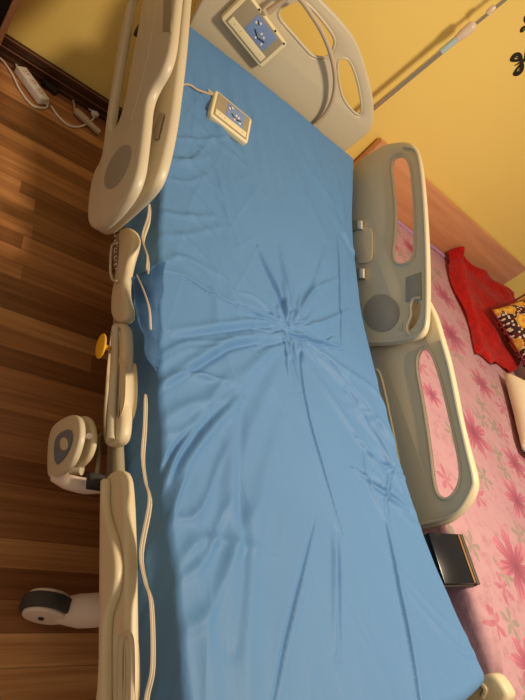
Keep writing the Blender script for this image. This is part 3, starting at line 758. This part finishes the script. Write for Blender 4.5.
# ------------------------------------------------------------ second bed
b2 = empty('wooden_bed', (1.5, 0, 0)); tag(b2, 'low wide bed with an orange wood headboard against the yellow wall', 'bed')
put('headboard', box2((.705, 1.285, .28), (2.30, 1.325, .725), .003), M['beech'], b2)
put('base', box2((.60, -1.1, .06), (2.4, 1.28, .26), .01), M['beech'], b2)
put('mattress', box2((.59, -1.1, .262), (2.4, 1.28, .44), .04, 4), M['creamcloth'], b2)
for x_, y_ in ((.66, -1.02), (2.34, -1.02), (.66, 1.22), (2.34, 1.22)): put('leg', box2((x_ - .03, y_ - .03, 0), (x_ + .03, y_ + .03, .06), .004), M['beech'], b2)
us = np.linspace(.572 - .38, 2.42, 300); vs = np.linspace(-1.12, 1.278, 300)
U, V = np.meshgrid(us, vs, indexing='ij')
r = .03; a = np.clip((.572 + r - U) / r, 0, None); th = np.clip(a, 0, np.pi / 2)
Xs = np.where(a <= 0, U, .572 + r - r * np.sin(th)); dr = np.where(a <= 0, 0, r * (1 - np.cos(th)) + np.maximum(a - np.pi / 2, 0) * r)
Zs = .455 - dr + .004 * vnoise(Xs * 6, V * 6, 21) * (dr < .01)
ca, cbb = at(485, 590, 'z', .457), at(505, 690, 'z', .457)
def seg_d(X, Y, p, q):
    d = np.array([q.x - p.x, q.y - p.y]); L = d @ d; u = np.clip(((X - p.x) * d[0] + (Y - p.y) * d[1]) / L, 0, 1)
    return np.hypot(X - p.x - u * d[0], Y - p.y - u * d[1]) * np.sign(d[0] * (Y - p.y) - d[1] * (X - p.x))
for pa, pb, h in ((ca, cbb, .010), (at(497, 398, 'z', .457), at(515, 450, 'z', .457), .010)):
    sd = seg_d(Xs, V, pa, pb); Zs += h * np.exp(-(sd / .02) ** 2) * (sd > 0) * (dr < .01)
tag(put('bedsheet', mesh_grid(Xs + .004 * vnoise(V * 9, U * 5, 2) * (dr > .02), V, Zs), M['sheet'], angle=180), 'pink floral bedsheet with magenta blossoms spread over the low bed', 'bedsheet')
tag(put('rolled_trim', tube([(x_, 1.265 + .004 * math.sin(x_ * 13), .463 + .003 * math.sin(x_ * 9)) for x_ in np.linspace(.74, 2.2, 24)], .011, 10, 2), M['lilac']), 'lilac rolled sheet edge lying along the foot of the orange headboard', 'blanket edge')

# red blanket leaning up the headboard, then lying on the sheet
bm = bmesh.new(); NU, NV = 70, 60; rows = []
c_tl, c_tr = Vector((1.64, 1.262, .585)), Vector((2.34, 1.262, .58))
kx = [0, .12, .22, .5, 1.0]
for i in range(NU + 1):
    u = i / NU; row = []
    for j in range(NV + 1):
        v = j / NV
        L0 = [Vector((1.64, 1.255, .535)), Vector((1.61, 1.15, .505)), Vector((1.56, .90, .50)), Vector((1.50, .62, .485)), Vector((1.44, .40, .475))]
        R0 = [Vector((2.42, 1.255, .58)), Vector((2.46, 1.15, .56)), Vector((2.40, .95, .55)), Vector((2.15, .68, .52)), Vector((1.86, .44, .49))]
        f = v * 4; k = min(int(f), 3); a_ = L0[k].lerp(L0[k + 1], f - k); b_ = R0[k].lerp(R0[k + 1], f - k)
        p = a_.lerp(b_, u)
        e = min(u, 1 - u, v * .8 + .02, 1 - v)
        p.z += .012 * math.sin(u * 17 + 3 * math.sin(v * 5)) * math.sin(v * 6 + 1) + .008 * math.sin(u * 7 - v * 19) + .010 * math.exp(-((u - .08) / .05) ** 2)
        p.z += .035 * math.exp(-((u - .06 - .03 * math.sin(v * 7)) / .05) ** 2) * (.4 + .6 * (1 - v))
        p.z -= .035 * max(0, 1 - e / .04) ** 2
        p.z = max(p.z, .468)
        p.x += .018 * math.sin(v * 11) * (1 - u); p.y += .015 * math.sin(u * 13)
        p.y = min(p.y, 1.262)
        row.append(bm.verts.new(p))
    rows.append(row)
for r0, r1 in zip(rows[:-1], rows[1:]):
    for j in range(NV): bm.faces.new((r0[j], r0[j + 1], r1[j + 1], r1[j]))
bmesh.ops.solidify(bm, geom=list(bm.faces), thickness=-0.008)
tag(put('red_blanket', from_bm(bm), M['red'], angle=180), 'crumpled bright red plush blanket against the wooden headboard', 'blanket')

def pillow(name, c, ex, ey, th, m, n=30, ribs=0, pinch=.06, under=1.0):
    X_, Y_ = Vector(ex), Vector(ey); N_ = X_.cross(Y_).normalized(); bm = bmesh.new(); g = {}
    for s in (1, -1):
        for i in range(n + 1):
            for j in range(n + 1):
                u, v = i / n * 2 - 1, j / n * 2 - 1
                if s == -1 and (abs(u) == 1 or abs(v) == 1): g[s, i, j] = g[1, i, j]; continue
                h = ((1 - u ** 4) * (1 - v ** 4)) ** .5 * th / 2
                if s == -1: h *= under
                if ribs: h *= 1 + .05 * abs(math.sin(u * ribs))
                q = 1 - pinch * (1 - u * u) * 0 
                uu = u * (1 - pinch * (1 - abs(v)) ** 0 * (1 - v * v)); vv = v * (1 - pinch * (1 - u * u))
                h += .004 * math.sin(u * 7 + v * 5) * (1 - u * u) * (1 - v * v)
                g[s, i, j] = bm.verts.new(Vector((uu * X_.length / 2, vv * Y_.length / 2, s * h)))
        for i in range(n):
            for j in range(n):
                f = (g[s, i, j], g[s, i + 1, j], g[s, i + 1, j + 1], g[s, i, j + 1])
                try: bm.faces.new(f if s == 1 else f[::-1])
                except ValueError: pass
    o = put(name, from_bm(bm), m, angle=180)
    B = Matrix.Identity(3); Yn = N_.cross(X_.normalized())
    for i in range(3): B[i][0], B[i][1], B[i][2] = X_.normalized()[i], Yn[i], N_[i]
    off = o.location.copy() if under == 1.0 else Vector((0, 0, o.location.z)); o.rotation_euler = B.to_euler(); o.location = Vector(c) + B @ off
    return o
cu = pillow('throw_cushion', (1.94, .625, .63), (.22, -.40, -.03), (.29, .18, .15), .13, M['cushion'])
tag(cu, 'black cushion printed with yellow roses resting on the red blanket', 'cushion')
bmp = bmesh.new()
edge = []
for k in range(80):
    t_ = k / 80 * 4; s_ = int(t_); f = (t_ - s_) * 2 - 1
    u, v = [(f, -1), (1, f), (-f, 1), (-1, -f)][s_]
    p_ = .06; edge.append(Vector((u * (1 - p_ * (1 - v * v)) * .242, v * (1 - p_ * (1 - u * u)) * .191, 0)))
pm = tube(edge, .006, 8, 0, True); 
po = bpy.data.objects.new('piping', pm); COL.objects.link(po); pm.materials.append(M['piping'])
for p in pm.polygons: p.use_smooth = True
po.parent = cu; po.location = -Vector((0, 0, -.065)) * 1.0
pc = pillow('bed_pillow', (1.72, .0, .486), (.25, .50, .0), (-.42, .21, .0), .20, M['creamcloth'], ribs=26, pinch=.03, under=.15)
tag(pc, 'cream ribbed pillow lying on the pink sheet near the cushion', 'pillow')

# black box between the beds
bx = empty('lacquer_box', (.56, -.67, .461)); tag(bx, 'flat black box with a bronze line, lying beside the blue mattress', 'box')
put('lid', box2((.470, -.740, .462), (.600, -.600, .478), .002), M['blackbox'], bx)
put('body', box2((.468, -.743, .4565), (.613, -.598, .463), .002), M['olive'], bx)
put('bronze_line', box2((.586, -.738, .4775), (.593, -.602, .4795), .0005), M['brownedge'], bx)
put('spine', box2((.6005, -.742, .462), (.613, -.599, .476), .002), M['olive'], bx)

bx.rotation_euler = (0, -.22, 0); bx.location = (.545, -.67, .452)
# ------------------------------------------------------------ drip pole
YP = 1.24
iv = empty('drip_stand', (.545, YP, 0)); tag(iv, 'slim steel drip pole standing by the yellow wall behind the bed', 'drip stand')
def pp(px, py): return at(px, py, 'y', YP)
pa, pb, pc_, pd = pp(374, 108), pp(441, 52), pp(476, 22), pp(505, 0)
dirn = (pd - pa).normalized()
base_p = pa - dirn * (pa.z - .06) / dirn.z
top_p = pd + dirn * .35
put('lower_pole', tube([base_p, pb], .0125, 16, 0), M['chrome'], iv)
put('upper_pole', tube([pb, top_p], .0078, 12, 0), M['chrome'], iv)
s0, s1 = pb, pp(459, 37)
put('label_sleeve', tube([s0, s1], .014, 16, 0), M['label_strip'], iv)
put('clamp_collar', tube([s1 - dirn * .01, s1 + dirn * .02, s1 + dirn * .06, s1 + dirn * .075], .018, 16, 4, radii=[.015, .021, .021, .010]), M['clear'], iv)
s2 = pp(491, 10)
put('small_collar', tube([s2 - dirn * .018, s2 + dirn * .018], .0115, 14, 4, radii=[.009, .013, .009]), M['clear'], iv)
put('knob', tube([s2, s2 + Vector((.012, 0, -.018))], .006, 10, 0), M['clear'], iv)
for s in (-1, 1): put('hook', tube([top_p, top_p + Vector((s * .03, 0, .02)), top_p + Vector((s * .07, 0, 0)), top_p + Vector((s * .08, 0, .03))], .003, 8, 5), M['chrome'], iv)
for k in range(4):
    a = k * math.pi / 2 + .785; e_ = Vector((base_p.x + .10 * math.cos(a), base_p.y + .085 * math.sin(a), .012))
    put('leg', tube([Vector((base_p.x, base_p.y, .07)), (Vector((base_p.x, base_p.y, .07)) + e_) / 2 + Vector((0, 0, .01)), e_], .010, 10, 4), M['steel'], iv)

# ------------------------------------------------------------ wall stickers
def butterfly(cx, cz, s, rot):
    bm_parts = []
    wings = [[(0, .02), (.15, .45), (.55, .75), (.75, .55), (.55, .15), (.1, 0)], [(0, -.02), (.45, -.05), (.6, -.35), (.35, -.6), (.1, -.3)]]
    for sx in (-1, 1):
        for w_ in wings:
            pts = [(sx * a * s, b * s) for a, b in w_]
            cen = (sum(p[0] for p in pts) / len(pts), sum(p[1] for p in pts) / len(pts))
            inner = [(cen[0] + (a - cen[0]) * .3, cen[1] + (b - cen[1]) * .3) for a, b in pts]
            bm_parts.append(panel_local(pts, [inner], .0016, .0003, 2))
            v0 = Vector((0, 0, 0)); v1 = Vector((cen[0] * 1.5, cen[1] * 1.5, 0)); bm_parts.append(tube([v0, v0.lerp(v1, .5) + Vector((0, .03 * s, 0)), v1], .03 * s, 6, 3))
    bm_parts.append(tube([(0, .3 * s, 0), (0, 0, 0), (0, -.4 * s, 0)], .06 * s, 8, 4, radii=[.02 * s, .07 * s, .02 * s]))
    for sx in (-1, 1): bm_parts.append(tube([(0, .3 * s, 0), (sx * .12 * s, .5 * s, 0), (sx * .25 * s, .6 * s, 0)], .012 * s, 6, 4))
    me = join(*bm_parts)
    me.transform(Matrix.Translation((cx, YW - .0016, cz)) @ PLANES['y'] @ Matrix.Rotation(rot, 4, 'Z') @ Matrix.Diagonal((1, 1, .12, 1)))
    return me
c1 = at(524, 60, 'y', YW); c2 = at(527, 22, 'y', YW)
tag(put('wall_sticker', butterfly(c1.x, c1.z, .11, -.3), M['sticker']), 'black butterfly sticker on the yellow wall, the lower one', 'wall sticker', 'butterfly wall stickers')
tag(put('wall_sticker', butterfly(c2.x + .02, c2.z, .06, .6), M['sticker']), 'black butterfly sticker on the yellow wall, the upper smaller one', 'wall sticker', 'butterfly wall stickers')

# ------------------------------------------------------------ floor clutter along the wall, left
ps0, ps1 = at(23, 70, 'z', .03), at(43, 97, 'z', .03)
d = (ps1 - ps0); L = d.length + .03; ang = math.atan2(d.y, d.x); mid = (ps0 + ps1) / 2
strip = empty('power_strip', (mid.x, mid.y, 0)); tag(strip, 'white power strip lying on the wood floor beside the skirting', 'power strip')
Bx = Matrix.Translation((mid.x, mid.y, .019)) @ Matrix.Rotation(ang, 4, 'Z')
put('casing', box_me((L, .048, .034), Bx, .006, 3), M['white'], strip)
for k in range(3):
    ps = put('socket', tube([Bx @ Vector(((k - 1) * L * .28, 0, .0155)), Bx @ Vector(((k - 1) * L * .28, 0, .0185))], .017, 20, 0), M['pinkplastic'], strip)
    put('pin_hole', join(*[tube([Bx @ Vector(((k - 1) * L * .28 + s * .007, 0, .0182)), Bx @ Vector(((k - 1) * L * .28 + s * .007, 0, .0192))], .0025, 8, 0) for s in (-1, 1)]), M['dark'], ps)
f = lambda a, b, z=.006: at(a, b, 'z', z)
put('cord', tube([Bx @ Vector((-L / 2, 0, -.008)), f(12, 56), f(4, 44), f(-6, 30), f(-20, 15)], .0045, 8, 6), M['white'], strip)
tag(put('power_cable', tube([f(-12, 50), f(2, 60), f(12, 74), f(20, 90), f(32, 105), f(45, 108), f(48, 102), f(46, 100)], .004, 8, 6), M['white']), 'white cable looping on the floor below the power strip', 'cable')
tag(put('power_cable', tube([f(51, 106), f(59, 117), f(70, 126), f(82, 126), f(92, 120), f(97, 112), f(95, 108)], .004, 8, 6), M['white']), 'white cable curving on the floor from the strip to the plug', 'cable')
g0, g1 = f(75, 110, .018), f(100, 133, .018)
pg = empty('inline_connector', ((g0.x + g1.x) / 2, (g0.y + g1.y) / 2, 0)); tag(pg, 'cream inline cable connector on the floor under the bed head', 'connector')
put('body', tube([g0, g0.lerp(g1, .08), g0.lerp(g1, .45), g0.lerp(g1, .5), g0.lerp(g1, .95), g1], .014, 14, 3, radii=[.010, .015, .016, .013, .013, .010]), M['cord'], pg)
put('ring', join(*[tube([g0.lerp(g1, u), g0.lerp(g1, u + .02)], .0168, 14, 0) for u in (.12, .2, .28)]), M['plastic2'], pg)
put('cord', tube([g0, f(73, 100), f(70, 92), f(64, 84), f(60, 78)], .0045, 8, 6), M['cord'], pg)
h0 = f(95, 114, .016)
pl_ = empty('mains_plug', (h0.x, h0.y, 0)); tag(pl_, 'small white mains plug lying between the connector and skirting', 'plug')
put('body', box_me((.030, .026, .024), Matrix.Translation((h0.x, h0.y, .014)) @ Matrix.Rotation(.6, 4, 'Z'), .006, 3), M['white'], pl_)
put('pin', join(*[tube([(h0.x - .01, h0.y + .01 + k, .014), (h0.x - .03, h0.y + .022 + k, .014)], .0022, 8, 0) for k in (-.005, .005)]), M['chrome'], pl_)
a0, a1 = f(44, 80, .02), f(58, 92, .02)
mid = (a0 + a1) / 2; ang = math.atan2((a1 - a0).y, (a1 - a0).x)
ad = empty('power_adapter', (mid.x, mid.y, 0)); tag(ad, 'black power adapter between the power strip and skirting', 'adapter')
put('casing', box_me(((a1 - a0).length, .032, .026), Matrix.Translation((mid.x, mid.y, .0135)) @ Matrix.Rotation(ang, 4, 'Z'), .005, 3), M['dark'], ad)
put('cord', tube([Vector((a0.x, a0.y, .012)), f(38, 74), f(28, 62), f(14, 48), f(0, 32)], .0035, 8, 6), M['dark'], ad)
# wooden cabinet corner, far left
cb_ = empty('wooden_cabinet', (-1.2, 1.24, 0)); tag(cb_, 'pinkish wooden cabinet whose corner shows at the left of the wall', 'cabinet')
put('side_panel', box2((-.905, 1.19, 0), (-.885, 1.335, .9), .002), M['cabinet'], cb_)
put('side_panel', box2((-1.50, 1.19, 0), (-1.48, 1.335, .9), .002), M['cabinet'], cb_)
put('back_panel', box2((-1.48, 1.325, .02), (-.905, 1.335, .88), .001), M['dark'], cb_)
put('top', box2((-1.51, 1.18, .90), (-.875, 1.338, .92), .003), M['cabinet'], cb_)
put('shelf', box2((-1.48, 1.195, .05), (-.905, 1.325, .07), .002), M['cabinet'], cb_)
put('shelf', box2((-1.48, 1.195, .45), (-.905, 1.325, .47), .002), M['cabinet'], cb_)
